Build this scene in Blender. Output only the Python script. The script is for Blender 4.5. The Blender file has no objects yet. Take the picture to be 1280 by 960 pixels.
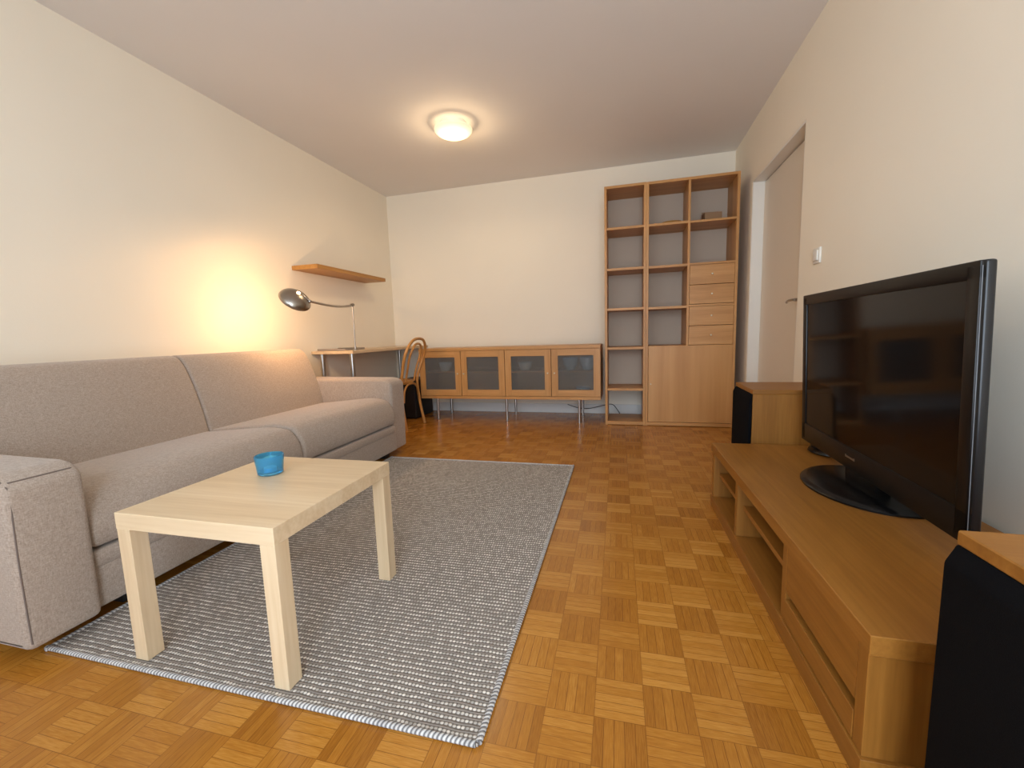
import bpy, bmesh, math, random
from mathutils import Vector, Matrix
random.seed(7)
C = bpy.context.scene.collection
PI = math.pi
YAW = 0.0155                      # the furniture and parquet sit very slightly turned to the walls
H = 2.5
XL, XR, YB, YF = -2.671, 0.994, 4.52, -1.05

# ------------------------------------------------------------------ materials
def new_mat(name):
    m = bpy.data.materials.new(name); m.use_nodes = True
    nt = m.node_tree
    b = nt.nodes['Principled BSDF']
    return m, nt, b
def N(nt, t, **kw):
    n = nt.nodes.new(t)
    for k, v in kw.items(): setattr(n, k, v)
    return n
def L(nt, a, b): nt.links.new(a, b)
def M(nt, op, a, b=None, c=None):
    n = N(nt, 'ShaderNodeMath', operation=op)
    for i, v in enumerate((a, b, c)):
        if v is None: continue
        if isinstance(v, (int, float)): n.inputs[i].default_value = v
        else: L(nt, v, n.inputs[i])
    return n.outputs[0]
def ramp(nt, fac, stops):
    r = N(nt, 'ShaderNodeValToRGB')
    e = r.color_ramp.elements
    while len(e) < len(stops): e.new(0.5)
    for i, (p, c) in enumerate(stops):
        e[i].position = p; e[i].color = (*c, 1)
    L(nt, fac, r.inputs[0]); return r.outputs[0]
def s2l(r, g, b):
    f = lambda v: (v/255/12.92) if v/255 <= .04045 else ((v/255+.055)/1.055)**2.4
    return (f(r), f(g), f(b))
def bump(nt, b, h, strength=.2, dist=.002):
    n = N(nt, 'ShaderNodeBump'); n.inputs['Strength'].default_value = strength
    n.inputs['Distance'].default_value = dist
    L(nt, h, n.inputs['Height']); L(nt, n.outputs[0], b.inputs['Normal'])
def plain(name, col, rough=.5, metal=0., noise=0., nscale=40., bmp=0., spec=None, coat=0.):
    m, nt, b = new_mat(name)
    b.inputs['Roughness'].default_value = rough; b.inputs['Metallic'].default_value = metal
    if spec is not None: b.inputs['Specular IOR Level'].default_value = spec
    if coat: b.inputs['Coat Weight'].default_value = coat; b.inputs['Coat Roughness'].default_value = .05
    tc = N(nt, 'ShaderNodeTexCoord'); nz = N(nt, 'ShaderNodeTexNoise')
    nz.inputs['Scale'].default_value = nscale; nz.inputs['Detail'].default_value = 4
    L(nt, tc.outputs['Object'], nz.inputs['Vector'])
    lo = tuple(max(0, c*(1-noise)) for c in col); hi = tuple(min(1, c*(1+noise)) for c in col)
    L(nt, ramp(nt, nz.outputs['Fac'], [(.3, lo), (.7, hi)]), b.inputs['Base Color'])
    if bmp: bump(nt, b, nz.outputs['Fac'], bmp, .002)
    return m
def wood(name, dark, mid, light, axis='X', rough=.42, scale=1., figure=.62):
    m, nt, b = new_mat(name)
    tc = N(nt, 'ShaderNodeTexCoord')
    mp = N(nt, 'ShaderNodeMapping')
    s = {'X': (1.2, 26, 26), 'Y': (26, 1.2, 26), 'Z': (26, 26, 1.2)}[axis]
    mp.inputs['Scale'].default_value = tuple(v*scale for v in s)
    L(nt, tc.outputs['Object'], mp.inputs['Vector'])
    n1 = N(nt, 'ShaderNodeTexNoise'); n1.inputs['Scale'].default_value = .45; n1.inputs['Detail'].default_value = 5
    n1.inputs['Distortion'].default_value = 1.2
    L(nt, mp.outputs[0], n1.inputs['Vector'])
    n2 = N(nt, 'ShaderNodeTexNoise'); n2.inputs['Scale'].default_value = 4.5; n2.inputs['Detail'].default_value = 3
    L(nt, mp.outputs[0], n2.inputs['Vector'])
    f = M(nt, 'ADD', M(nt, 'MULTIPLY', n1.outputs['Fac'], figure), M(nt, 'MULTIPLY', n2.outputs['Fac'], 1-figure))
    L(nt, ramp(nt, f, [(.28, dark), (.5, mid), (.72, light)]), b.inputs['Base Color'])
    b.inputs['Roughness'].default_value = rough
    b.inputs['Specular IOR Level'].default_value = .4
    bump(nt, b, n2.outputs['Fac'], .05, .001)
    return m
BE_D, BE_M, BE_L = s2l(154, 105, 48), s2l(178, 127, 64), s2l(194, 143, 80)
BT = (s2l(123, 77, 25), s2l(143, 93, 34), s2l(160, 108, 45))
benchX = wood('bench_oak_along_x', *BT, 'X')
benchY = wood('bench_oak_along_y', *BT, 'Y'); benchZ = wood('bench_oak_along_z', *BT, 'Z')
CT = (s2l(166, 114, 61), s2l(189, 137, 79), s2l(204, 153, 95))
caseX = wood('bookcase_beech_along_x', *CT, 'X'); caseZ = wood('bookcase_beech_along_z', *CT, 'Z')
caseDoor = wood('bookcase_beech_flame', *CT, 'Z', scale=.42, figure=.85)
oakX = wood('oak_veneer_along_x', BE_D, BE_M, BE_L, 'X')
oakY = wood('oak_veneer_along_y', BE_D, BE_M, BE_L, 'Y')
oakZ = wood('oak_veneer_along_z', BE_D, BE_M, BE_L, 'Z')
BI_D, BI_M, BI_L = s2l(199, 171, 134), s2l(214, 189, 153), s2l(226, 205, 172)
birchX = wood('birch_veneer_along_x', BI_D, BI_M, BI_L, 'X', .38, .8)
birchY = wood('birch_veneer_along_y', BI_D, BI_M, BI_L, 'Y', .38, .8)
birchZ = wood('birch_veneer_along_z', BI_D, BI_M, BI_L, 'Z', .38, .8)
deskW = wood('desk_birch', s2l(200, 170, 132), s2l(213, 184, 146), s2l(224, 198, 160), 'Y', .3)
bent = wood('bent_beech', s2l(160, 108, 52), s2l(184, 130, 68), s2l(200, 148, 86), 'Z', .3, .5)

def wall_mat(name, col, rough=.85):
    m, nt, b = new_mat(name)
    b.inputs['Roughness'].default_value = rough; b.inputs['Specular IOR Level'].default_value = .2
    tc = N(nt, 'ShaderNodeTexCoord')
    nz = N(nt, 'ShaderNodeTexNoise'); nz.inputs['Scale'].default_value = 160; nz.inputs['Detail'].default_value = 3
    L(nt, tc.outputs['Object'], nz.inputs['Vector'])
    n2 = N(nt, 'ShaderNodeTexNoise'); n2.inputs['Scale'].default_value = 1.5
    L(nt, tc.outputs['Object'], n2.inputs['Vector'])
    L(nt, ramp(nt, n2.outputs['Fac'], [(.3, tuple(c*.97 for c in col)), (.7, col)]), b.inputs['Base Color'])
    bump(nt, b, nz.outputs['Fac'], .12, .002)
    return m
wallM = wall_mat('wall_paint', s2l(241, 232, 214))
ceilM = wall_mat('ceiling_paint', s2l(232, 228, 224))
white = plain('white_lacquer', s2l(232, 228, 218), .4)
doorM = plain('door_lacquer', s2l(226, 216, 200), .45)

def parquet():
    T = .1128; S = 5
    m, nt, b = new_mat('mosaic_parquet')
    tc = N(nt, 'ShaderNodeTexCoord'); sp = N(nt, 'ShaderNodeSeparateXYZ'); L(nt, tc.outputs['Object'], sp.inputs[0])
    u = M(nt, 'DIVIDE', sp.outputs[0], T); v = M(nt, 'DIVIDE', sp.outputs[1], T)
    i = M(nt, 'FLOOR', u); j = M(nt, 'FLOOR', v)
    par = M(nt, 'FLOORED_MODULO', M(nt, 'ADD', i, j), 2.)
    fu = M(nt, 'SUBTRACT', u, i); fv = M(nt, 'SUBTRACT', v, j)
    mix = lambda a, c: M(nt, 'ADD', M(nt, 'MULTIPLY', a, M(nt, 'SUBTRACT', 1., par)), M(nt, 'MULTIPLY', c, par))
    ac = mix(fu, fv); al = mix(fv, fu)
    k = M(nt, 'FLOOR', M(nt, 'MULTIPLY', ac, S)); fk = M(nt, 'FRACT', M(nt, 'MULTIPLY', ac, S))
    cv = N(nt, 'ShaderNodeCombineXYZ'); L(nt, i, cv.inputs[0]); L(nt, j, cv.inputs[1]); L(nt, k, cv.inputs[2])
    wn = N(nt, 'ShaderNodeTexWhiteNoise'); L(nt, cv.outputs[0], wn.inputs['Vector'])
    cv2 = N(nt, 'ShaderNodeCombineXYZ'); L(nt, i, cv2.inputs[0]); L(nt, j, cv2.inputs[1])
    wt = N(nt, 'ShaderNodeTexWhiteNoise'); L(nt, cv2.outputs[0], wt.inputs['Vector'])
    # grain: long along the strip
    gv = N(nt, 'ShaderNodeCombineXYZ')
    L(nt, M(nt, 'MULTIPLY', ac, 15.), gv.inputs[0])
    L(nt, M(nt, 'MULTIPLY', al, .9), gv.inputs[1])
    L(nt, M(nt, 'MULTIPLY', wn.outputs['Value'], 40.), gv.inputs[2])
    gn = N(nt, 'ShaderNodeTexNoise'); gn.inputs['Scale'].default_value = 4; gn.inputs['Detail'].default_value = 4
    L(nt, gv.outputs[0], gn.inputs['Vector'])
    val = M(nt, 'ADD', M(nt, 'ADD', M(nt, 'MULTIPLY', wn.outputs['Value'], .20), M(nt, 'ADD', M(nt, 'MULTIPLY', wt.outputs['Value'], .15), M(nt, 'MULTIPLY', par, .15))),  # par term: sheen that changes with strip direction, painted into the tile colour
            M(nt, 'MULTIPLY', M(nt, 'ADD', M(nt, 'MULTIPLY', M(nt, 'SUBTRACT', gn.outputs['Fac'], .5), 1.35), .48), .54))
    col = ramp(nt, val, [(.15, s2l(140, 85, 24)), (.5, s2l(170, 111, 38)), (.85, s2l(196, 139, 62))])
    # seams
    e = M(nt, 'MINIMUM', fk, M(nt, 'SUBTRACT', 1., fk))
    seam = M(nt, 'LESS_THAN', e, .032)
    ea = M(nt, 'MINIMUM', al, M(nt, 'SUBTRACT', 1., al)); seam2 = M(nt, 'LESS_THAN', ea, .008)
    sm = M(nt, 'MAXIMUM', M(nt, 'MULTIPLY', seam, M(nt, 'ADD', .42, M(nt, 'MULTIPLY', wn.outputs['Value'], .45))), M(nt, 'MULTIPLY', seam2, .5))
    mx = N(nt, 'ShaderNodeMix', data_type='RGBA')
    L(nt, sm, mx.inputs[0]); L(nt, col, mx.inputs[6]); mx.inputs[7].default_value = (*s2l(100, 55, 16), 1)
    L(nt, mx.outputs[2], b.inputs['Base Color'])
    b.inputs['Roughness'].default_value = .24
    b.inputs['Specular IOR Level'].default_value = .5
    b.inputs['Anisotropic'].default_value = .0
    hh = M(nt, 'SUBTRACT', M(nt, 'MULTIPLY', gn.outputs['Fac'], .12), M(nt, 'MULTIPLY', sm, .6))
    bump(nt, b, hh, .08, .001)
    return m
parquetM = parquet()

def rug_mat():
    m, nt, b = new_mat('flatwoven_wool')
    tc = N(nt, 'ShaderNodeTexCoord'); sp = N(nt, 'ShaderNodeSeparateXYZ'); L(nt, tc.outputs['Object'], sp.inputs[0])
    nz = N(nt, 'ShaderNodeTexNoise'); nz.inputs['Scale'].default_value = 14; L(nt, tc.outputs['Object'], nz.inputs['Vector'])
    nf = N(nt, 'ShaderNodeTexNoise'); nf.inputs['Scale'].default_value = 220; nf.inputs['Detail'].default_value = 3
    L(nt, tc.outputs['Object'], nf.inputs['Vector'])
    y = M(nt, 'ADD', sp.outputs[1], M(nt, 'MULTIPLY', M(nt, 'SUBTRACT', nz.outputs['Fac'], .5), .010))
    v = M(nt, 'DIVIDE', y, .0162); r = M(nt, 'FLOOR', v); fv = M(nt, 'SUBTRACT', v, r)
    wr = N(nt, 'ShaderNodeTexWhiteNoise', noise_dimensions='1D'); L(nt, r, wr.inputs['W'])
    u = M(nt, 'ADD', M(nt, 'DIVIDE', sp.outputs[0], .0102), M(nt, 'MULTIPLY', wr.outputs['Value'], 3.))
    iu = M(nt, 'FLOOR', u); fu = M(nt, 'SUBTRACT', u, iu)
    cv = N(nt, 'ShaderNodeCombineXYZ'); L(nt, iu, cv.inputs[0]); L(nt, r, cv.inputs[1])
    wd = N(nt, 'ShaderNodeTexWhiteNoise'); L(nt, cv.outputs[0], wd.inputs['Vector'])
    du = M(nt, 'DIVIDE', M(nt, 'SUBTRACT', fu, .5), .47); dv = M(nt, 'DIVIDE', M(nt, 'SUBTRACT', fv, .30), .27)
    d = M(nt, 'SQRT', M(nt, 'ADD', M(nt, 'MULTIPLY', du, du), M(nt, 'MULTIPLY', dv, dv)))
    mr = N(nt, 'ShaderNodeMapRange'); L(nt, d, mr.inputs[0]); mr.inputs[1].default_value = 1.15; mr.inputs[2].default_value = .6
    mr.inputs[3].default_value = 0; mr.inputs[4].default_value = 1
    dot = mr.outputs[0]
    # grey yarn rows between the dotted ones
    g2 = M(nt, 'ABSOLUTE', M(nt, 'SUBTRACT', fv, .78)); ms = N(nt, 'ShaderNodeMapRange'); L(nt, g2, ms.inputs[0])
    ms.inputs[1].default_value = .2; ms.inputs[2].default_value = .05; ms.inputs[3].default_value = 0; ms.inputs[4].default_value = 1
    row2 = ms.outputs[0]
    base = ramp(nt, nf.outputs['Fac'], [(.3, s2l(96, 88, 81)), (.7, s2l(126, 117, 108))])
    mx = N(nt, 'ShaderNodeMix', data_type='RGBA'); L(nt, M(nt, 'MULTIPLY', row2, .75), mx.inputs[0]); L(nt, base, mx.inputs[6])
    mx.inputs[7].default_value = (*s2l(156, 147, 138), 1)
    mx2 = N(nt, 'ShaderNodeMix', data_type='RGBA')
    L(nt, M(nt, 'MULTIPLY', dot, M(nt, 'ADD', .35, M(nt, 'MULTIPLY', wd.outputs['Value'], .65))), mx2.inputs[0])
    L(nt, mx.outputs[2], mx2.inputs[6]); mx2.inputs[7].default_value = (*s2l(240, 233, 222), 1)
    L(nt, mx2.outputs[2], b.inputs['Base Color'])
    b.inputs['Roughness'].default_value = .95; b.inputs['Specular IOR Level'].default_value = .1
    bump(nt, b, M(nt, 'ADD', M(nt, 'ADD', dot, M(nt, 'MULTIPLY', row2, .6)), M(nt, 'MULTIPLY', nf.outputs['Fac'], .5)), .6, .003)
    return m
rugM = rug_mat()
def binding_mat(axis):
    m, nt, b = new_mat('whipped_edge_' + 'xy'[axis])
    tc = N(nt, 'ShaderNodeTexCoord'); sp = N(nt, 'ShaderNodeSeparateXYZ'); L(nt, tc.outputs['Object'], sp.inputs[0])
    a = M(nt, 'ADD', M(nt, 'DIVIDE', sp.outputs[axis], .0105), M(nt, 'MULTIPLY', sp.outputs[1-axis], -45.))
    f = M(nt, 'ABSOLUTE', M(nt, 'SUBTRACT', M(nt, 'FRACT', a), .5))
    wn = N(nt, 'ShaderNodeTexWhiteNoise', noise_dimensions='1D'); L(nt, M(nt, 'FLOOR', M(nt, 'ADD', a, .5)), wn.inputs['W'])
    v = M(nt, 'MULTIPLY', f, M(nt, 'ADD', .8, M(nt, 'MULTIPLY', wn.outputs['Value'], .5)))
    L(nt, ramp(nt, v, [(.05, s2l(95, 92, 92)), (.2, s2l(160, 157, 154)), (.48, s2l(212, 209, 204))]), b.inputs['Base Color'])
    b.inputs['Roughness'].default_value = .9
    bump(nt, b, f, .7, .004)
    return m
bindX, bindY = binding_mat(0), binding_mat(1)

def fabric(name, c0, c1):
    m, nt, b = new_mat(name)
    tc = N(nt, 'ShaderNodeTexCoord')
    nz = N(nt, 'ShaderNodeTexNoise'); nz.inputs['Scale'].default_value = 260; nz.inputs['Detail'].default_value = 3
    L(nt, tc.outputs['Object'], nz.inputs['Vector'])
    mp = N(nt, 'ShaderNodeMapping'); mp.inputs['Scale'].default_value = (900, 900, 160)
    L(nt, tc.outputs['Object'], mp.inputs['Vector'])
    nv = N(nt, 'ShaderNodeTexNoise'); nv.inputs['Scale'].default_value = .5; L(nt, mp.outputs[0], nv.inputs['Vector'])
    mp2 = N(nt, 'ShaderNodeMapping'); mp2.inputs['Scale'].default_value = (160, 160, 900)
    L(nt, tc.outputs['Object'], mp2.inputs['Vector'])
    nh = N(nt, 'ShaderNodeTexNoise'); nh.inputs['Scale'].default_value = .5; L(nt, mp2.outputs[0], nh.inputs['Vector'])
    f = M(nt, 'ADD', M(nt, 'MULTIPLY', nz.outputs['Fac'], .34), M(nt, 'ADD', M(nt, 'MULTIPLY', nv.outputs['Fac'], .33), M(nt, 'MULTIPLY', nh.outputs['Fac'], .33)))
    L(nt, ramp(nt, f, [(.38, c0), (.62, c1)]), b.inputs['Base Color'])
    b.inputs['Roughness'].default_value = .9; b.inputs['Specular IOR Level'].default_value = .15
    b.inputs['Sheen Weight'].default_value = .25; b.inputs['Sheen Roughness'].default_value = .5
    bump(nt, b, f, .35, .002)
    return m
sofaM = fabric('sofa_weave', s2l(147, 131, 117), s2l(180, 164, 149))
seamM = plain('seam_thread', s2l(112, 98, 90), .9)
black_plastic = plain('black_plastic', s2l(22, 22, 24), .35)
gloss_black = plain('gloss_black', s2l(9, 9, 10), .25, spec=.35)
bezelM = plain('tv_bezel', s2l(14, 11, 10), .35, spec=.3)
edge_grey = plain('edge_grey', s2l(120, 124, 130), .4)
screenM = plain('tv_screen', (.004, .003, .003), .09, spec=.2)
grilleM = plain('grille_cloth', s2l(14, 14, 16), .95, noise=.35, nscale=900, bmp=.5, spec=.08)
blackbox = plain('matt_black', s2l(18, 18, 20), .6)
darkfoot = plain('dark_foot', s2l(25, 22, 20), .6)
steel = plain('brushed_steel', s2l(190, 188, 184), .28, 1.)
steel_dark = plain('lamp_nickel', s2l(165, 156, 146), .28, 1.)
brass = plain('pale_metal_knob', s2l(232, 216, 184), .25, .25)
tray_grey = plain('grey_tray', s2l(150, 138, 126), .4)
skirtM = plain('baseboard_white', s2l(222, 220, 214), .5)
ceramic = plain('pale_ceramic', s2l(214, 214, 212), .3)
ceramic_blue = plain('bluish_ceramic', s2l(170, 185, 205), .3)
basketM = wood('tan_wood_dish', s2l(150, 105, 50), s2l(172, 128, 66), s2l(190, 146, 84), 'X', .5)
cartonM = plain('brown_carton', s2l(150, 118, 86), .8)

def frosted():
    m, nt, b = new_mat('frosted_glass')
    b.inputs['Base Color'].default_value = (*s2l(200, 200, 196), 1)
    b.inputs['Transmission Weight'].default_value = .88; b.inputs['Roughness'].default_value = .27
    b.inputs['IOR'].default_value = 1.2
    return m
frost = frosted()
def blue_glass():
    m, nt, b = new_mat('blue_glass')
    b.inputs['Base Color'].default_value = (*s2l(105, 203, 245), 1)
    b.inputs['Transmission Weight'].default_value = .84; b.inputs['Roughness'].default_value = .06
    b.inputs['IOR'].default_value = 1.45
    return m
blueM = blue_glass()
waxM = plain('white_wax', s2l(225, 235, 240), .5)
def emis(name, col, s, base=(.8, .8, .8)):
    m, nt, b = new_mat(name)
    b.inputs['Base Color'].default_value = (*base, 1)
    b.inputs['Emission Color'].default_value = (*col, 1); b.inputs['Emission Strength'].default_value = s
    b.inputs['Roughness'].default_value = .3
    return m
leakM = emis('bulb_light_through_open_top', (1, .74, .44), 2.2, (.8, .75, .65))
lamp_glass = emis('opal_glass_lit', (1, .82, .50), 1.3, (.5, .45, .38))
def _bowl():
    nt = lamp_glass.node_tree; b = nt.nodes['Principled BSDF']
    tc = N(nt, 'ShaderNodeTexCoord'); sp = N(nt, 'ShaderNodeSeparateXYZ'); L(nt, tc.outputs['Object'], sp.inputs[0])
    mr = N(nt, 'ShaderNodeMapRange'); L(nt, sp.outputs[2], mr.inputs[0])
    mr.inputs[1].default_value = -.060; mr.inputs[2].default_value = -.095; mr.inputs[3].default_value = .72; mr.inputs[4].default_value = 1.45
    L(nt, mr.outputs[0], b.inputs['Emission Strength'])
_bowl()
bulbM = emis('bulb_lit', (1, .62, .28), 12)

# ------------------------------------------------------------------ geometry helpers
def box(bm, x0, x1, y0, y1, z0, z1, bev=0., seg=2):
    t = bmesh.new()
    bmesh.ops.create_cube(t, size=1)
    for v in t.verts:
        v.co = Vector(((x0+x1)/2+v.co.x*(x1-x0), (y0+y1)/2+v.co.y*(y1-y0), (z0+z1)/2+v.co.z*(z1-z0)))
    if bev: bmesh.ops.bevel(t, geom=t.edges[:], offset=bev, segments=seg, affect='EDGES', profile=.5)
    merge(bm, t)
def merge(bm, t):
    me = bpy.data.meshes.new('tmp'); t.to_mesh(me); t.free(); bm.from_mesh(me); bpy.data.meshes.remove(me)
def lathe(bm, prof, c=(0, 0, 0), seg=48, mat=None):
    """prof: list of (r, z); closed to the axis where r == 0"""
    t = bmesh.new(); rings = []
    for r, z in prof:
        if r < 1e-6: rings.append([t.verts.new((0, 0, z))])
        else: rings.append([t.verts.new((r*math.cos(2*PI*k/seg), r*math.sin(2*PI*k/seg), z)) for k in range(seg)])
    for a, b in zip(rings, rings[1:]):
        if len(a) == 1 and len(b) == 1: continue
        for k in range(seg):
            k2 = (k+1) % seg
            if len(a) == 1: t.faces.new((a[0], b[k], b[k2]))
            elif len(b) == 1: t.faces.new((a[k], a[k2], b[0]))
            else: t.faces.new((a[k], a[k2], b[k2], b[k]))
    bmesh.ops.recalc_face_normals(t, faces=t.faces[:])
    mt = Matrix.Translation(c)
    if mat is not None: mt = mt @ mat
    t.transform(mt); merge(bm, t)
def smooth_path(pts, n=8, closed=False):
    P = [Vector(p) for p in pts]; out = []
    m = len(P); rng = range(m if closed else m-1)
    for i in rng:
        g = lambda k: P[k % m] if closed else P[max(0, min(m-1, k))]
        p0, p1, p2, p3 = g(i-1), g(i), g(i+1), g(i+2)
        for s in range(n):
            t = s/n
            out.append(.5*((2*p1)+(-p0+p2)*t+(2*p0-5*p1+4*p2-p3)*t*t+(-p0+3*p1-3*p2+p3)*t**3))
    if not closed: out.append(P[-1])
    return out
def tube(bm, pts, r, seg=12, closed=False):
    t = bmesh.new(); pts = [Vector(p) for p in pts]; n = len(pts)
    rr = r if isinstance(r, (list, tuple)) else [r]*n
    up = None; rings = []
    for i, q in enumerate(pts):
        a = pts[(i-1) % n] if (closed or i > 0) else q
        b = pts[(i+1) % n] if (closed or i < n-1) else q
        d = (b-a).normalized()
        if up is None:
            up = Vector((0, 0, 1)) if abs(d.z) < .9 else Vector((1, 0, 0))
        s = d.cross(up).normalized(); up = s.cross(d).normalized()
        rings.append([t.verts.new(q+(s*math.cos(2*PI*k/seg)+up*math.sin(2*PI*k/seg))*rr[i]) for k in range(seg)])
    for i in range(n if closed else n-1):
        A, B = rings[i], rings[(i+1) % n]
        for k in range(seg): t.faces.new((A[k], A[(k+1) % seg], B[(k+1) % seg], B[k]))
    if not closed:
        t.faces.new(rings[0][::-1]); t.faces.new(rings[-1])
    bmesh.ops.recalc_face_normals(t, faces=t.faces[:])
    merge(bm, t)
def cyl(bm, a, b, r, seg=24): tube(bm, [a, b], r, seg)
def prism_y(bm, prof, y0, y1, bev=0., seg=3):
    """extrude an (x, z) outline along y, rounding the two end outlines"""
    t = bmesh.new()
    a = [t.verts.new((x, y0, z)) for x, z in prof]; b = [t.verts.new((x, y1, z)) for x, z in prof]
    n = len(prof)
    fa = t.faces.new(a); fb = t.faces.new(b[::-1])
    for k in range(n): t.faces.new((a[k], b[k], b[(k+1) % n], a[(k+1) % n]))
    bmesh.ops.recalc_face_normals(t, faces=t.faces[:])
    if bev:
        ed = list({e for f in (fa, fb) for e in f.edges})
        bmesh.ops.bevel(t, geom=ed, offset=bev, segments=seg, affect='EDGES', profile=.5)
    merge(bm, t)
def round_poly(pts, r=.02, n=5):
    out = []; m = len(pts)
    for i in range(m):
        p = Vector(pts[i][:2]); a = Vector(pts[i-1][:2]); b = Vector(pts[(i+1) % m][:2])
        ri = pts[i][2] if len(pts[i]) > 2 else r
        if ri <= 0: out.append(tuple(p)); continue
        ri = min(ri, (a-p).length*.45, (b-p).length*.45)
        A = p+(a-p).normalized()*ri; B = p+(b-p).normalized()*ri
        for k in range(n+1):
            t = k/n; out.append(tuple((1-t)**2*A+2*t*(1-t)*p+t*t*B))
    return out
def obj(name, bm, mat, parent=None, smooth=40, loc=None):
    me = bpy.data.meshes.new(name)
    bmesh.ops.remove_doubles(bm, verts=bm.verts[:], dist=1e-6)
    bm.to_mesh(me); bm.free()
    me.materials.append(mat)
    o = bpy.data.objects.new(name, me); C.objects.link(o)
    if smooth:
        for p in me.polygons: p.use_smooth = True
        try: me.set_sharp_from_angle(angle=math.radians(smooth))
        except Exception: pass
    if parent is not None: o.parent = parent
    if loc is not None: o.location = loc
    return o
def tag(o, label, cat, group=None):
    o['label'] = label; o['category'] = cat
    if group: o['group'] = group
    return o
def thing(name, label, cat, loc=(0, 0, 0), rz=0., group=None):
    o = bpy.data.objects.new(name, None); C.objects.link(o); o.empty_display_size = .05
    o.location = loc; o.rotation_euler = (0, 0, rz)
    return tag(o, label, cat, group)
def part(name, mat, parent, *shapes, smooth=40, label=None):
    bm = bmesh.new()
    for s in shapes: s(bm)
    o = obj(name, bm, mat, parent, smooth)
    if label: o['label'] = label
    return o
def struct(name, mat, *shapes, smooth=0):
    bm = bmesh.new()
    for s in shapes: s(bm)
    o = obj(name, bm, mat, None, smooth); o['kind'] = 'structure'
    return o
B = lambda *a, **k: (lambda bm: box(bm, *a, **k))
CY = lambda *a, **k: (lambda bm: cyl(bm, *a, **k))
TU = lambda *a, **k: (lambda bm: tube(bm, *a, **k))
LA = lambda *a, **k: (lambda bm: lathe(bm, *a, **k))
PY = lambda *a, **k: (lambda bm: prism_y(bm, *a, **k))
def copy_tree(root):
    r = root.copy(); C.objects.link(r)
    for ch in root.children:
        c = ch.copy(); C.objects.link(c); c.parent = r
        for g in ch.children:
            d = g.copy(); C.objects.link(d); d.parent = c
    return r

# ------------------------------------------------------------------ the room
fl = struct('floor', parquetM, B(-3.4, 1.9, -2.6, 4.9, -.1, 0))
fl.location = (-.1815, .8725, 0); fl.rotation_euler = (0, 0, YAW)
for v in fl.data.vertices: v.co.x += .1815; v.co.y -= .8725
struct('ceiling', ceilM, B(XL-.12, XR+.12, YF-.12, YB+.12, H, H+.1))
struct('wall_left', wallM, B(XL-.12, XL, YF-.12, YB+.12, 0, H))
struct('wall_back', wallM, B(XL, XR, YB, YB+.12, 0, H))
DY0, DY1, DH, DD = 2.89, 3.925, 2.035, .085
struct('wall_right', wallM, B(XR, XR+.25, YF-.12, DY0, 0, H), B(XR, XR+.25, DY1, YB+.12, 0, H), B(XR, XR+.25, DY0, DY1, DH, H))
WX0, WX1, WZ0, WZ1 = -2.35, -.45, .85, 2.30      # window
GX0, GX1 = -.35, .80                              # glazed balcony door
struct('wall_front', wallM, B(XL, WX0, YF-.12, YF, 0, H), B(GX1, XR, YF-.12, YF, 0, H), B(WX0, WX1, YF-.12, YF, 0, WZ0), B(WX0, GX1, YF-.12, YF, WZ1, H), B(WX1, GX0, YF-.12, YF, 0, WZ1))
def frame(x0, x1, z0, z1, f=.06):
    a, b = YF-.09, YF-.03
    return (B(x0, x1, a, b, z0, z0+f), B(x0, x1, a, b, z1-f, z1), B(x0, x0+f, a, b, z0+f, z1-f), B(x1-f, x1, a, b, z0+f, z1-f))
struct('window_1', white, *frame(WX0, WX1, WZ0, WZ1), B(-1.43, -1.37, YF-.09, YF-.03, WZ0+.06, WZ1-.06))
struct('door_2', white, *frame(GX0, GX1, .02, WZ1, .07))
struct('baseboard_back', skirtM, B(XL+.012, XR-.012, YB-.014, YB, 0, .1, bev=.003))
struct('baseboard_left', skirtM, B(XL, XL+.012, YF, YB-.014, 0, .1, bev=.003))
struct('baseboard_right', skirtM, B(XR-.012, XR, YF, DY0, 0, .1, bev=.003), B(XR-.012, XR, DY1, YB-.014, 0, .1, bev=.003))
# recessed door in the right wall
struct('trim_1', white, B(XR+.002, XR+DD+.06, DY1-.012, DY1, 0, DH-.012), B(XR+.002, XR+DD+.06, DY0, DY0+.012, 0, DH-.012),
       B(XR+.002, XR+DD+.06, DY0, DY1, DH-.012, DH))
dr = struct('door_1', doorM, B(XR+DD, XR+DD+.04, DY0+.014, DY1-.014, .006, DH-.018, bev=.002))
hy = 3.05
part('door_handle', steel, dr,
     B(XR+DD-.009, XR+DD, hy-.02, hy+.02, .88, 1.09, bev=.003),
     CY((XR+DD-.05, hy, 1.035), (XR+DD-.005, hy, 1.035), .010),
     TU(smooth_path([(XR+DD-.045, hy-.004, 1.035), (XR+DD-.05, hy+.03, 1.036), (XR+DD-.05, hy+.09, 1.035), (XR+DD-.046, hy+.135, 1.028)]), .0085, seg=12),
     CY((XR+DD-.014, hy, .925), (XR+DD-.004, hy, .925), .011))

# light switch
sw = thing('light_switch', 'small white rocker switch on the right wall beside the door, above the television', 'light switch', (XR, 2.64, 1.24))
part('switch_plate', white, sw, B(-.010, 0, -.041, .041, -.041, .041, bev=.003))
part('rocker', white, sw, B(-.018, -.010, -.03, .026, -.026, .026, bev=.003))

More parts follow.
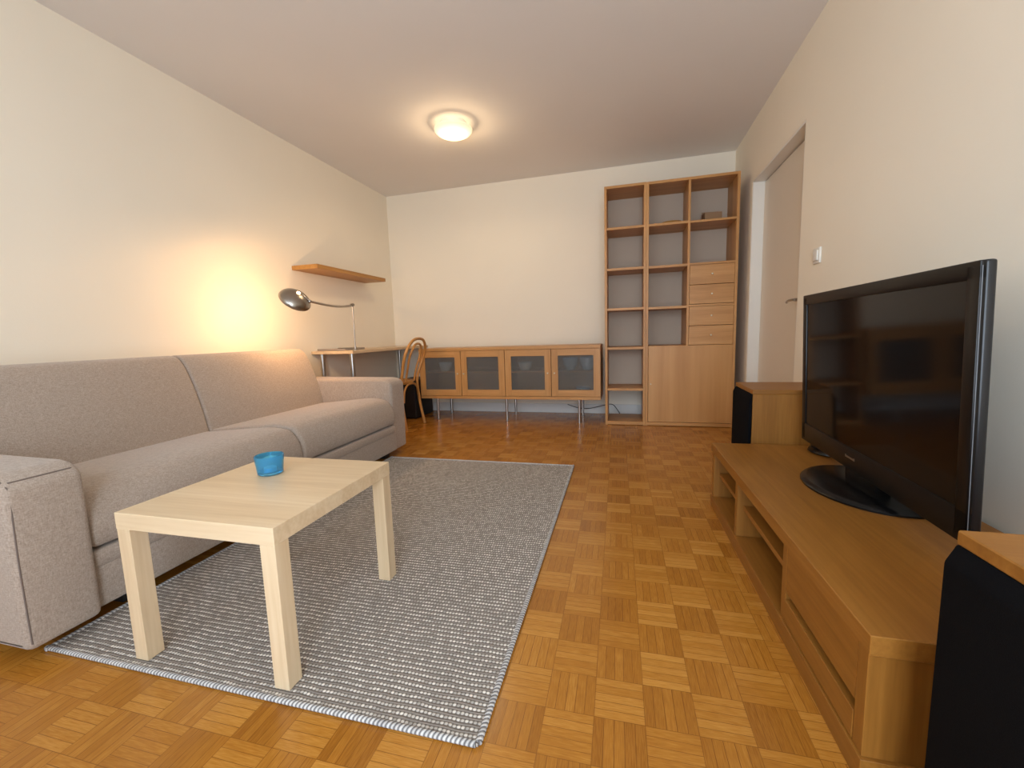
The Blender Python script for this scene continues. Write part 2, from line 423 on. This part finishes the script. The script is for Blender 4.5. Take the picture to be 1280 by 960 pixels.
# ------------------------------------------------------------------ ceiling lamp
cl = thing('ceiling_lamp', 'lit round opal glass ceiling lamp', 'ceiling lamp', (-1.275, 3.2, H))
part('lamp_base', white, cl, LA([(0, 0), (.100, 0), (.102, -.042), (.098, -.046), (0, -.046)]))
part('bowl_opening', leakM, cl, LA([(.103, -.0465), (.137, -.0465), (.137, -.0475), (.103, -.0475), (.103, -.0465)]))
part('lamp_bowl', lamp_glass, cl, LA([(.09, -.0485), (.138, -.0485), (.141, -.044), (.1445, -.045), (.146, -.050), (.144, -.058), (.128, -.074), (.10, -.088), (.06, -.099), (.02, -.103), (0, -.1035)]))

# ------------------------------------------------------------------ sofa
SX, SY = -1.60, .66                # front plane / outer face of the near arm
sofa = thing('sofa', 'long taupe fabric two-seat sofa with boxy arms along the left wall', 'sofa', (SX, SY, 0), 0.012)
LEN = 2.2
A0, A1 = .178, LEN-.19             # inner faces of the arms
MID = 1.09
def sy(bm_fn): return bm_fn
part('base', sofaM, sofa, B(-.95, -.004, A0-.02, A1+.02, .055, .235, bev=.012, seg=3))
armp = lambda x1, z: round_poly([(-1.0, .05, .02), (x1-.008, .05, .018), (x1, z-.03, .05), (x1-.05, z, .03), (-1.0, z+.012, .03)], n=6)
part('armrest', sofaM, sofa, PY(armp(.032, .548), 0, A0, bev=.022, seg=4))
part('armrest', sofaM, sofa, PY(armp(-.012, .578), A1, LEN, bev=.022, seg=4))
part('front_rail', sofaM, sofa, PY(round_poly([(-.5, .183), (-.002, .183, .02), (.006, .215, .012), (.002, .243, .02), (-.5, .243)], n=5), A0+.004, A1-.004, bev=.012))
seatp = lambda d: round_poly([(-.80, .245, .02), (.0, .25, .03), (.012, .30, .04), (.0, .36+d, .05), (-.05, .425+d, .06), (-.16, .437+d, .10), (-.40, .418+d*.6, .1), (-.60, .40+d*.4, .08), (-.80, .39+d*.4, .02)], n=5)
part('seat_cushion', sofaM, sofa, PY(seatp(.002), A0+.004, MID-.002, bev=.022, seg=4))
part('seat_cushion', sofaM, sofa, PY(seatp(.012), MID+.002, A1-.004, bev=.022, seg=4))
backp = round_poly([(-.66, .30, .02), (-.565, .30, .02), (-.595, .40, .05), (-.615, .50, .06), (-.645, .60, .06), (-.678, .69, .06), (-.712, .765, .04), (-.748, .808, .02), (-.80, .822, .03), (-.90, .805, .04), (-.94, .72, .05), (-.94, .30, .02)], n=4)
part('back_cushion', sofaM, sofa, PY(backp, A0-.10, MID-.001, bev=.016, seg=4))
part('back_cushion', sofaM, sofa, PY(backp, MID+.001, A1+.012, bev=.016, seg=4))
part('back_frame', sofaM, sofa, B(-1.0, -.78, .06, LEN-.06, .06, .70, bev=.03, seg=3))
for fx in (-.08, -.9):
    for fy in (.3, LEN-.24):
        part('foot', darkfoot, sofa, B(fx-.03, fx+.03, fy-.03, fy+.03, .009, .07, bev=.004))
# thread seams on the arm front and the cushion ends
def seam(path, r=.0022): return TU([Vector(q) for q in path], r, seg=6)
part('piping', seamM, sofa,
     seam(smooth_path([(-.99, .012, .551), (-.3, .012, .544), (-.03, .012, .538), (.012, .014, .522), (.027, .016, .49), (.026, .012, .3), (.022, .012, .07)])),
     seam([(.0165, .022, .527), (.0165, A0-.022, .527)]))

# ------------------------------------------------------------------ rug
RX0, RX1, RY0, RY1 = -1.64, -.296, .735, 2.665
rug = thing('rug', 'grey flatwoven wool rug with white dotted rows under the coffee table', 'rug', (RX1, RY0, 0), 0.012)
w_, l_ = RX1-RX0, RY1-RY0
part('rug_pile', rugM, rug, B(-w_+.008, -.008, .008, l_-.008, .001, .009))
def edge(bm):
    pass
def bind(p0, p1, mat):
    bm = bmesh.new()
    path = [Vector(p0).lerp(Vector(p1), k/60) for k in range(61)]
    tube(bm, path, .0078, 10)
    for v in bm.verts: v.co.z = .0075+(v.co.z-.0075)*.82
    o = obj('whipped_edge', bm, mat, rug)
    o['label'] = 'light grey whipped edging'
bind((-w_, .008, .0075), (-.012, .008, .0075), bindX)
bind((-.008, .012, .0075), (-.008, l_, .0075), bindY)
bind((-w_, l_-.008, .0075), (-.012, l_-.008, .0075), bindX)
bind((-w_+.008, 0, .0075), (-w_+.008, l_, .0075), bindY)

# ------------------------------------------------------------------ coffee table
TX, TY = -1.320, .751
TW, TL, TH, TT, TG = .513, .524, .4382, .046, .046
ZR = .0105
ct = thing('coffee_table', 'square pale birch coffee table with thick legs standing on the grey rug', 'table', (TX, TY, 0), 0.0164)
tb = bmesh.new(); box(tb, 0, TW, 0, TL, TH-TT, TH, bev=.0012, seg=1)
obj('tabletop', tb, birchX, ct, 30)
for (lx, ly) in ((0, 0), (TW-TG, 0), (0, TL-TG), (TW-TG, TL-TG)):
    part('leg', birchZ, ct, B(lx+.0008, lx+TG-.0008, ly+.0008, ly+TG-.0008, ZR, TH-TT, bev=.001, seg=1), smooth=30)

# blue glass candle holder
gl = thing('candle_holder', 'small turquoise blue glass tealight holder on the pale coffee table', 'candle holder', (-1.150, 1.098, TH+.0005))
part('glass', blueM, gl, LA([(0, 0), (.033, 0), (.0385, .004), (.0445, .062), (.0445, .0635), (.0428, .0645), (.0412, .063), (.0362, .012), (.031, .009), (0, .008)], seg=64))
part('tealight', waxM, gl, LA([(0, .0085), (.019, .0085), (.0192, .022), (.017, .023), (0, .022)]))

# ------------------------------------------------------------------ low tv bench
BX, BY, BZ = .431, .838, .3135
bench = thing('tv_bench', 'low long oak bench with open shelves along the right wall, holding the television', 'tv bench', (BX, BY, 0), 0.013)
BD, BL_ = .545, 1.36
part('bench_top', benchY, bench, B(0, BD, 0, BL_, BZ-.040, BZ, bev=.0015, seg=1), smooth=30)
part('side_panel', benchZ, bench, B(.005, BD-.01, .012, .045, .055, BZ-.040, bev=.001, seg=1), smooth=30)
part('side_panel', benchZ, bench, B(.004, BD-.01, BL_-.05, BL_-.014, .055, BZ-.040, bev=.001, seg=1), smooth=30)
for yy in (.402, .905):
    part('divider', benchZ, bench, B(.006, BD-.03, yy, yy+.03, .055, BZ-.040, bev=.001, seg=1), smooth=30)
part('bottom_board', benchY, bench, B(.0, BD-.01, .004, BL_-.01, .0, .055, bev=.001, seg=1), smooth=30)
part('back_panel', benchY, bench, B(BD-.03, BD-.012, .045, BL_-.05, .055, BZ-.04), smooth=30)
part('shelf', benchY, bench, B(.03, BD-.03, .432, .905, .163, .181), smooth=30)
part('shelf', benchY, bench, B(.03, BD-.03, .935, BL_-.05, .158, .176), smooth=30)
part('drawer', benchY, bench, B(.004, .022, .047, .400, .058, .120, bev=.001, seg=1), smooth=30)
part('flap_door', benchY, bench, B(.006, .024, .048, .399, .143, BZ-.042, bev=.001, seg=1), smooth=30)

# ------------------------------------------------------------------ television
def tv():
    cx, cy, zb, w, h = .757, 1.62, .3685, .987, .633
    yaw = -.027; tilt = .033
    root = thing('television', 'black flat-screen television on an oval foot on the oak bench', 'television', (.80, 1.635, BZ+.0005), 0)
    # local panel frame: width along -y (towards the camera), normal -x
    Rz = Matrix.Rotation(yaw, 4, 'Z'); Rt = Matrix.Rotation(-tilt, 4, 'Y')
    T = Matrix.Translation(Vector((cx-.80-.012, cy-1.635, zb+h/2-BZ))) @ Rz @ Rt
    def P(name, mat, *shapes, parent=root, sm=30, label=None):
        bm = bmesh.new()
        for s in shapes: s(bm)
        bm.transform(T); o = obj(name, bm, mat, parent, sm)
        if label: o['label'] = label
        return o
    hw, hh = w/2, h/2
    bt, bs, bb = .040, .038, .078
    bez = P('bezel', bezelM, B(0, .012, -hw+.0005, hw-.0005, hh-bt, hh-.0005, bev=.003), B(0, .012, -hw+.0005, hw-.0005, -hh+.0005, -hh+bb, bev=.003),
            B(0, .012, -hw+.0005, -hw+bs, -hh+.01, hh-.01, bev=.003), B(0, .012, hw-bs, hw-.0005, -hh+.01, hh-.01, bev=.003))
    P('screen', screenM, B(.004, .010, -hw+bs-.004, hw-bs+.004, -hh+bb-.004, hh-bt+.004))
    P('back_cover', black_plastic, B(.0085, .030, -hw, hw, -hh, hh, bev=.006, seg=3), B(.028, .055, -hw*.5, hw*.5, -hh*.5, hh*.45, bev=.012, seg=3))
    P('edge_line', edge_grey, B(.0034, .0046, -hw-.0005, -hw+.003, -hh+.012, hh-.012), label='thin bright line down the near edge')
    # small illegible silver maker's mark on the lower bezel: a row of short strokes
    mk = []
    for k in range(9):
        y = .075-.0075*k
        mk.append(B(-.0012, .0005, y-.0028, y+.0022, -hh+.040, -hh+(.049 if k in (0, 8) else .0465)))
    P('logo', steel, *mk, label='small silver lettering')
    part('stand_foot', gloss_black, root, LA([(0, 0), (1, 0), (1.0, .35), (.97, .7), (.90, 1.), (0, 1.15)], seg=72, mat=Matrix.Diagonal((.185, .235, .017, 1))))
    part('stand_neck', gloss_black, root, B(-.030, .020, -.10, .10, .012, .13, bev=.012))
    return root
tv()
# small black device behind the television
pk = thing('set_top_puck', 'small flat black round device behind the far end of the television', 'media device', (.865, 2.085, BZ+.0005))
part('casing', gloss_black, pk, LA([(0, 0), (.9, 0), (1., .3), (.97, .75), (.85, 1.), (0, 1.05)], mat=Matrix.Diagonal((.075, .085, .018, 1))))
part('stub', black_plastic, pk, B(-.05, -.02, .0, .06, .015, .045, bev=.006))

# ------------------------------------------------------------------ loudspeakers
def speaker(label, x, y0, w, d, h, rz):
    r = thing('loudspeaker', label, 'loudspeaker', (x, y0, 0), rz, 'oak loudspeakers at the ends of the tv bench')
    cab = part('cabinet', benchZ, r, B(0, d, 0, w, .0, h-.022, bev=.002, seg=1), smooth=30)
    part('top_panel', benchX, r, B(-.002, d, 0, w, h-.022, h, bev=.002, seg=1), smooth=30)
    g = [(-.0, .02, 0), (-.0, h-.022, 0), (-.003, h-.023, .002), (-.016, h-.050, .004), (-.016, .02, .004)]
    part('grille', grilleM, r, PY(round_poly([(a, b, c) for a, b, c in g], n=3), .001, w-.001, bev=.003))
    return r
speaker('oak loudspeaker with black grille on the floor past the far end of the tv bench', .606, 2.262, .325, .35, .568, 0.0)
speaker('oak loudspeaker with black grille in the right foreground, nearest the camera', .486, .405, .335, .38, .568, 0.02)

# ------------------------------------------------------------------ bookcase
bc = thing('bookcase', 'tall oak bookcase with open cubes, drawers and one large door on the back wall', 'bookcase', (-.178, 3.96, 0))
S2 = .358; W = 1.092; D = .355; HH = 2.142; TH_ = .02
def P_(name, *a, mat=caseZ, bev=.001, **k): return part(name, mat, bc, B(*a, bev=bev, seg=1), smooth=30, **k)
for nm, x0, x1 in (('side_panel', 0, .021), ('side_panel', S2-.021, S2-.0005), ('side_panel', S2+.0005, S2+.021), ('side_panel', W-.021, W)):
    P_(nm, x0, x1, 0, D, 0, HH-.002 if x1 > S2 else HH)
P_('top_board', .021, S2-.021, 0, D, HH-.022, HH, mat=caseX)
P_('top_board', S2+.021, W-.021, 0, D, HH-.024, HH-.002, mat=caseX)
P_('bottom_board', .021, S2-.021, 0, D, .004, .034, mat=caseX)
P_('bottom_board', S2+.021, W-.021, 0, D, .004, .034, mat=caseX)
VX0, VX1 = .697, .716
P_('divider', VX0, VX1, .002, D-.008, .71, HH-.024)
for z in (1.78, 1.425, 1.071, .716, .336):
    P_('shelf', .021, S2-.021, .002, D-.008, z-.012, z+.009, mat=caseX)
for z in (1.78, 1.422, 1.067):
    P_('shelf', S2+.021, VX0, .002, D-.008, z-.012, z+.009, mat=caseX)
for z in (1.777, 1.425, 1.074):
    P_('shelf', VX1, W-.021, .002, D-.008, z-.010, z+.008, mat=caseX)
P_('shelf', S2+.021, W-.021, .004, D, .712, .730, mat=caseX)
P_('cabinet_back', S2+.021, W-.021, D-.008, D-.002, .034, .712, mat=caseZ)
cubeShadeM = plain('cube_shade_grey', s2l(188, 171, 152), .8)  # cube shade put into a grey tone, for sheets added behind the open cubes
P_('back_panel', .021, S2-.021, D-.007, D-.001, .345, HH-.022, mat=cubeShadeM)  # added shade sheet, left column; the real cubes are open to the wall
P_('back_panel', S2+.021, W-.021, D-.007, D-.001, .730, HH-.024, mat=cubeShadeM)  # added shade sheet, middle and right columns
# drawers with round knobs
zs = [(.733, .897), (.901, 1.062), (1.085, 1.246), (1.250, 1.413)]
for z0, z1 in zs:
    d = P_('drawer', VX1+.002, W-.023, .001, .30, z0, z1, mat=caseX)
    part('knob', brass, d, LA([(0, 0), (.0045, 0), (.004, .010), (.008, .015), (.008, .020), (.005, .024), (0, .0245)], c=((VX1+W-.021)/2, .001, (z0+z1)/2), seg=20, mat=Matrix.Rotation(PI/2, 4, 'X')))
dd = P_('door', S2+.024, W-.022, -.001, .018, .038, .729, mat=caseDoor)
part('key_lock', brass, dd, LA([(0, 0), (.006, 0), (.006, .003), (0, .004)], c=(S2+.046, -.001, .385), seg=16, mat=Matrix.Rotation(PI/2, 4, 'X')))

# things left on the shelves
dish = thing('shallow_dish', 'shallow tan wooden dish on the middle top shelf of the bookcase', 'dish', (.40, 4.13, 1.7895))
part('bowl', basketM, dish, LA([(0, 0), (.05, 0), (.08, .012), (.092, .030), (.089, .031), (.076, .016), (.048, .006), (0, .005)]))
bx_ = thing('carton', 'small brown open carton on the top right shelf of the bookcase', 'carton', (.735, 4.15, 1.7855), .1)
part('carton_body', cartonM, bx_, B(-.07, .07, -.05, .05, 0, .004), B(-.07, .07, -.05, -.046, .004, .085), B(-.07, .07, .046, .05, .004, .11), B(-.07, -.066, -.046, .046, .004, .085), B(.066, .07, -.046, .046, .004, .085))

# ------------------------------------------------------------------ sideboard
SBX0, SBX1, SBY, SBZ0, SBZ1 = -2.082, -.220, 3.975, .232, .752
SD = .43
sb = thing('sideboard', 'long low oak sideboard with four glass doors on steel legs along the back wall', 'sideboard', (SBX0, SBY, 0))
SW = SBX1-SBX0; hw = SW/2
def Q(name, mat, *a, bev=.001, **k): return part(name, mat, sb, B(*a, bev=bev, seg=1), smooth=30, **k)
for i in range(2):
    x0, x1 = (0, hw-.0006) if i == 0 else (hw+.0006, SW)
    Q('top_board', caseX, x0, x1, -.012, SD, SBZ1-.028, SBZ1)
    Q('bottom_board', caseX, x0, x1, -.006, SD, SBZ0, SBZ0+.030)
    Q('side_panel', caseZ, x0, x0+.018, 0.012, SD, SBZ0+.030, SBZ1-.028)
    Q('side_panel', caseZ, x1-.018, x1, 0.012, SD, SBZ0+.030, SBZ1-.028)
    Q('back_panel', caseX, x0+.018, x1-.018, SD-.01, SD-.002, SBZ0+.030, SBZ1-.028)
    Q('shelf', caseX, x0+.018, x1-.018, .03, SD-.01, .494, .508)
DZ0, DZ1 = SBZ0+.033, SBZ1-.031
for k in range(4):
    x0 = (0 if k < 2 else hw)+(k % 2)*hw/2+.003; x1 = x0+hw/2-.006
    fw = .062
    d = part('door', caseX, sb, B(x0, x1, -.010, .010, DZ1-fw, DZ1, bev=.001, seg=1), B(x0, x1, -.010, .010, DZ0, DZ0+fw, bev=.001, seg=1), B(x0+.002, x0+.02, -.0095, .0095, DZ0+.01, DZ1-.01), B(x1-.02, x1-.002, -.0095, .0095, DZ0+.01, DZ1-.01), smooth=30)
    for xa in (x0, x1-fw): part('door_stile', caseZ, d, B(xa, xa+fw, -.0105, .0105, DZ0+.0005, DZ1-.0005), smooth=30)
    part('glass_pane', frost, d, B(x0+fw-.004, x1-fw+.004, -.002, .002, DZ0+fw-.004, DZ1-fw+.004), smooth=0)
    kx = x1-.03 if k % 2 == 0 else x0+.03
    part('knob', brass, d, LA([(0, 0), (.005, 0), (.005, .008), (.009, .013), (.009, .018), (.006, .022), (0, .0225)], c=(kx, -.0105, .492), seg=20, mat=Matrix.Rotation(PI/2, 4, 'X')))
for lx in (.165, .925, 1.655):
    for ly in (.045, SD-.03):
        part('leg', steel, sb, CY((lx, ly, .0), (lx, ly, SBZ0), .0125), LA([(0, 0), (.016, 0), (.016, .006), (.0125, .008)], c=(lx, ly, 0), seg=24))
# crockery dimly seen through the frosted doors
def stack(nm, lab, x, z, r, h, mat, cat):
    t = thing(nm, lab, cat, (x, SBY+.16, z+.0005), 0, 'crockery inside the sideboard')
    part('body', mat, t, LA([(0, 0), (r*.5, 0), (r*.8, h*.4), (r, h), (r*.95, h), (r*.72, h*.42), (r*.45, .008), (0, .007)], seg=32))
ZT, ZB = .508, SBZ0+.030
stack('bowl', 'pale bowl behind the frosted glass of the far left sideboard door', -1.86, ZT, .07, .09, ceramic, 'bowl')
stack('bowl', 'bluish bowl on the upper shelf behind the far right sideboard door, left of its pair', -.52, ZT, .075, .12, ceramic_blue, 'bowl')
stack('bowl', 'bluish bowl on the upper shelf behind the far right sideboard door, right of its pair', -.355, ZT, .075, .12, ceramic_blue, 'bowl')
stack('bowl', 'grey bowl on the upper shelf behind the third sideboard door from the left', -.98, ZT, .075, .08, ceramic, 'bowl')
stack('bowl', 'bluish bowl on the bottom board behind the far right sideboard door', -.40, ZB, .07, .07, ceramic_blue, 'bowl')

# ------------------------------------------------------------------ floating wall shelf
ws = tag(struct('tmp', oakY, B(XL+.001, XL+.25, 2.965, 3.98, 1.463, 1.497, bev=.001, seg=1)), 'floating oak board shelf on the left wall above the desk lamp', 'shelf')
ws.name = 'wall_shelf'; del ws['kind']

# ------------------------------------------------------------------ corner desk
DZT, DZB = .780, .754
desk = thing('corner_desk', 'pale birch corner desk on round steel legs behind the sofa', 'desk', (XL+.002, 3.10, 0))
out = [(0, 0), (.423, 0), (.423, YB-3.10-.002), (0, YB-3.10-.002)]
def desk_top(bm):
    t = bmesh.new(); a = [t.verts.new((x, y, DZB)) for x, y in out]; b = [t.verts.new((x, y, DZT)) for x, y in out]
    t.faces.new(a[::-1]); t.faces.new(b)
    for k in range(4): t.faces.new((a[k], a[(k+1) % 4], b[(k+1) % 4], b[k]))
    bmesh.ops.bevel(t, geom=t.edges[:], offset=.0015, segments=1, affect='EDGES'); merge(bm, t)
part('desktop', deskW, desk, desk_top, smooth=30)
for lx, ly, r in ((.07, .05, .02), (.375, .05, .02), (.07, 1.37, .016), (.385, 1.37, .016)):
    part('leg', steel, desk, CY((lx, ly, 0), (lx, ly, DZB), r), LA([(0, 0), (r*1.3, 0), (r*1.3, .01), (r, .012)], c=(lx, ly, 0), seg=24))
tr = thing('tray', 'thin grey flat tray lying on the near end of the corner desk', 'tray', (-2.52, 3.32, DZT+.0005), .0)
part('tray_bottom', tray_grey, tr, B(-.19, .14, -.14, .15, 0, .006, bev=.002))
part('rim', tray_grey, tr, B(-.19, .14, -.14, -.132, .005, .018, bev=.002), B(-.19, .14, .142, .15, .005, .018, bev=.002), B(-.19, -.182, -.132, .142, .005, .018, bev=.002), B(.132, .14, -.132, .142, .005, .018, bev=.002))

# ------------------------------------------------------------------ desk lamp
LX, LY = -2.335, 3.265
dl = thing('desk_lamp', 'lit nickel desk lamp on a thin post, its arm reaching left over the sofa back', 'desk lamp', (LX, LY, DZT))
JZ = 1.178-DZT
part('clamp_base', steel_dark, dl, LA([(0, 0), (.028, 0), (.028, .006), (.012, .012), (.010, .03), (0, .03)], seg=24))
part('post', steel_dark, dl, CY((0, 0, .01), (.002, 0, JZ), .0055))
part('joint', steel_dark, dl, CY((-.012, .010, JZ), (.016, -.010, JZ), .014), CY((0, 0, JZ-.02), (0, 0, JZ+.012), .009))
HN = Vector((-2.105, 2.475, 1.147))-Vector((LX, LY, DZT))       # where the shade is hinged
arm = [(HN.x*t, HN.y*t, JZ+(HN.z-JZ)*t-.022*math.sin(PI*t**.8)) for t in [k/28 for k in range(29)]]
part('arm', steel_dark, dl, TU(arm, [.0085 if i > len(arm)*.2 else .0095 for i in range(len(arm))], seg=12))
n = Vector((-.70, .18, -.69)).normalized()
qz = (-n).to_track_quat('Z', 'Y').to_matrix().to_4x4()          # local +z = back of the shade
HC = HN+Vector((-.078, -.045, .014))                              # centre of the shade's rim
shade = part('shade', steel_dark, dl, LA([(.104, -.012), (.105, -.006), (.098, .010), (.082, .028), (.055, .045), (.028, .055), (.0, .058), (0, .055), (.027, .052), (.053, .042), (.079, .025), (.095, .008), (.102, -.012), (.104, -.012)], c=HC, seg=56, mat=qz))
bp = HC+n*(-.020)
part('bulb', bulbM, shade, LA([(0, -.025), (.012, -.022), (.02, -.010), (.022, 0), (.018, .012), (.012, .03), (.012, .04), (0, .04)], c=HC-n*.022, seg=24, mat=qz))
neck0 = HC-n*.052
part('swivel', steel_dark, dl, TU(smooth_path([tuple(neck0), tuple(neck0.lerp(HN, .5)+Vector((0, 0, .008))), tuple(HN)], 6), .0075), LA([(0, -.012), (.010, -.007), (.012, 0), (.010, .007), (0, .012)], c=tuple(HN), seg=16))

# ------------------------------------------------------------------ bentwood chair (its back to the room, seat towards the desk)
ch = thing('bentwood_chair', 'bentwood beech chair with a double looped back, pushed in at the corner desk', 'chair', (-1.99, 3.655, 0), 0.0)
rr = .0135
oh = [(.0, .185, 0), (-.035, .172, .22), (-.045, .158, .43), (-.02, .165, .55), (.022, .190, .68), (.055, .176, .775), (.075, .105, .845), (.08, 0, .863)]
path = oh+[(x, -y, z) for x, y, z in oh[-2::-1]]
part('back_hoop', bent, ch, TU(smooth_path(path, 8), rr, seg=12), label='outer loop that runs on into the rear legs')
ih = [(-.04, .085, .45), (-.012, .085, .56), (.025, .100, .68), (.052, .096, .745), (.066, .058, .80), (.070, 0, .815)]
part('inner_hoop', bent, ch, TU(smooth_path(ih+[(x, -y, z) for x, y, z in ih[-2::-1]], 8), .0105, seg=12))
ring = [(-.235+.205*math.cos(a), .200*math.sin(a)) for a in [2*PI*k/48 for k in range(48)]]
part('seat', bent, ch, LA([(0, -.004), (.175, -.004), (.178, -.016), (.205, -.018), (.212, 0), (.206, .014), (.182, .014), (.176, .006), (0, .004)], c=(-.235, 0, .445), seg=56, mat=Matrix.Diagonal((1, .96, 1, 1))))
for s in (1, -1):
    part('front_leg', bent, ch, TU(smooth_path([(-.36, s*.13, .435), (-.372, s*.148, .25), (-.40, s*.17, 0)], 8), .0135))
ar = [(-.028, .160, .26), (-.03, .135, .36), (-.03, .08, .415), (-.03, 0, .428)]
part('arched_brace', bent, ch, TU(smooth_path(ar+[(x, -y, z) for x, y, z in ar[-2::-1]], 8), .010))

# black box under the desk
bb = thing('computer_tower', 'black box standing on the floor under the corner desk, beside the sideboard', 'black box', (-2.27, 4.0, 0), 0)
part('case', blackbox, bb, B(-.12, .105, 0, .40, .008, .42, bev=.006))
part('front_panel', black_plastic, bb, B(-.118, .103, -.012, 0, .012, .415, bev=.006))
for fx in (-.09, .075):
    for fy in (.03, .37): part('foot', darkfoot, bb, CY((fx, fy, 0), (fx, fy, .012), .012))
# loose cable along the baseboard
cb = bmesh.new()
tube(cb, smooth_path([(-.60, 4.47, .10), (-.50, 4.46, .07), (-.40, 4.455, .06), (-.30, 4.46, .075), (-.20, 4.47, .10), (-.12, 4.48, .10), (-.05, 4.485, .004)], 8), .0035, 8)
tag(obj('power_cable', cb, black_plastic), 'thin dark cable along the back wall baseboard beside the sideboard legs', 'cable')

# ------------------------------------------------------------------ light
w = bpy.data.worlds.new('sky'); bpy.context.scene.world = w; w.use_nodes = True
nt = w.node_tree; bg = nt.nodes['Background']
sk = nt.nodes.new('ShaderNodeTexSky'); sk.sky_type = 'HOSEK_WILKIE'; sk.turbidity = 5; sk.ground_albedo = .4
sk.sun_direction = Vector((.3, .8, .6)).normalized()
nt.links.new(sk.outputs[0], bg.inputs[0]); bg.inputs[1].default_value = .6
def light(name, kind, loc, energy, col, **kw):
    d = bpy.data.lights.new(name, kind); d.energy = energy; d.color = col
    for k, v in kw.items(): setattr(d, k, v)
    o = bpy.data.objects.new(name, d); C.objects.link(o); o.location = loc
    return o
for nm, x0, x1, z0, z1, e in (('window_daylight', WX0, WX1, WZ0, WZ1, 32), ('balcony_daylight', GX0, GX1, .05, WZ1, 76)):
    wl = light(nm, 'AREA', ((x0+x1)/2, YF-.10, (z0+z1)/2), e, (.72, .85, 1.), shape='RECTANGLE', size=x1-x0, size_y=z1-z0)
    wl.rotation_euler = (PI/2, 0, 0)          # faces into the room (+y)
    wl.data.spread = PI
light('ceiling_lamp_light', 'SPOT', (-1.275, 3.2, H-.116), 14, (1, .76, .48), shadow_soft_size=.10, spot_size=3.05, spot_blend=.35)
light('ceiling_lamp_glow', 'POINT', (-1.275, 3.2, H-.17), 4.8, (1, .72, .42), shadow_soft_size=.05)
light('desk_lamp_light', 'POINT', Vector((LX, LY, DZT))+HC+n*.012, 12.5, (1, .60, .29), shadow_soft_size=.02)

# ------------------------------------------------------------------ camera
F_, yaw, pitch, roll, ch_ = 521.9154, .26617, -.11921, -.0323, .878
def setcam(yaw, pitch, roll):
    cy, s_ = math.cos(yaw), math.sin(yaw); cp, s2 = math.cos(pitch), math.sin(pitch)
    Fw = Vector((-s_*cp, cy*cp, s2)); R = Vector((cy, s_, 0)); U = R.cross(Fw)
    c, s = math.cos(roll), math.sin(roll)
    R2 = R*c+U*s; U2 = -R*s+U*c
    m = Matrix(((R2.x, U2.x, -Fw.x), (R2.y, U2.y, -Fw.y), (R2.z, U2.z, -Fw.z))).to_4x4()
    m.translation = Vector((0, 0, ch_))
    return m
cam = bpy.data.cameras.new('camera'); cam.sensor_width = 36; cam.lens = F_/1280*36; cam.clip_start = .02
co = bpy.data.objects.new('camera', cam); C.objects.link(co); co.matrix_world = setcam(yaw, pitch, roll)
bpy.context.scene.camera = co
vs = bpy.context.scene.view_settings
vs.view_transform = 'Standard'; vs.look = 'None'; vs.gamma = 1; vs.use_curve_mapping = False; vs.exposure = 0.2
bpy.context.scene.cycles.max_bounces = 12
bpy.context.scene.cycles.diffuse_bounces = 6
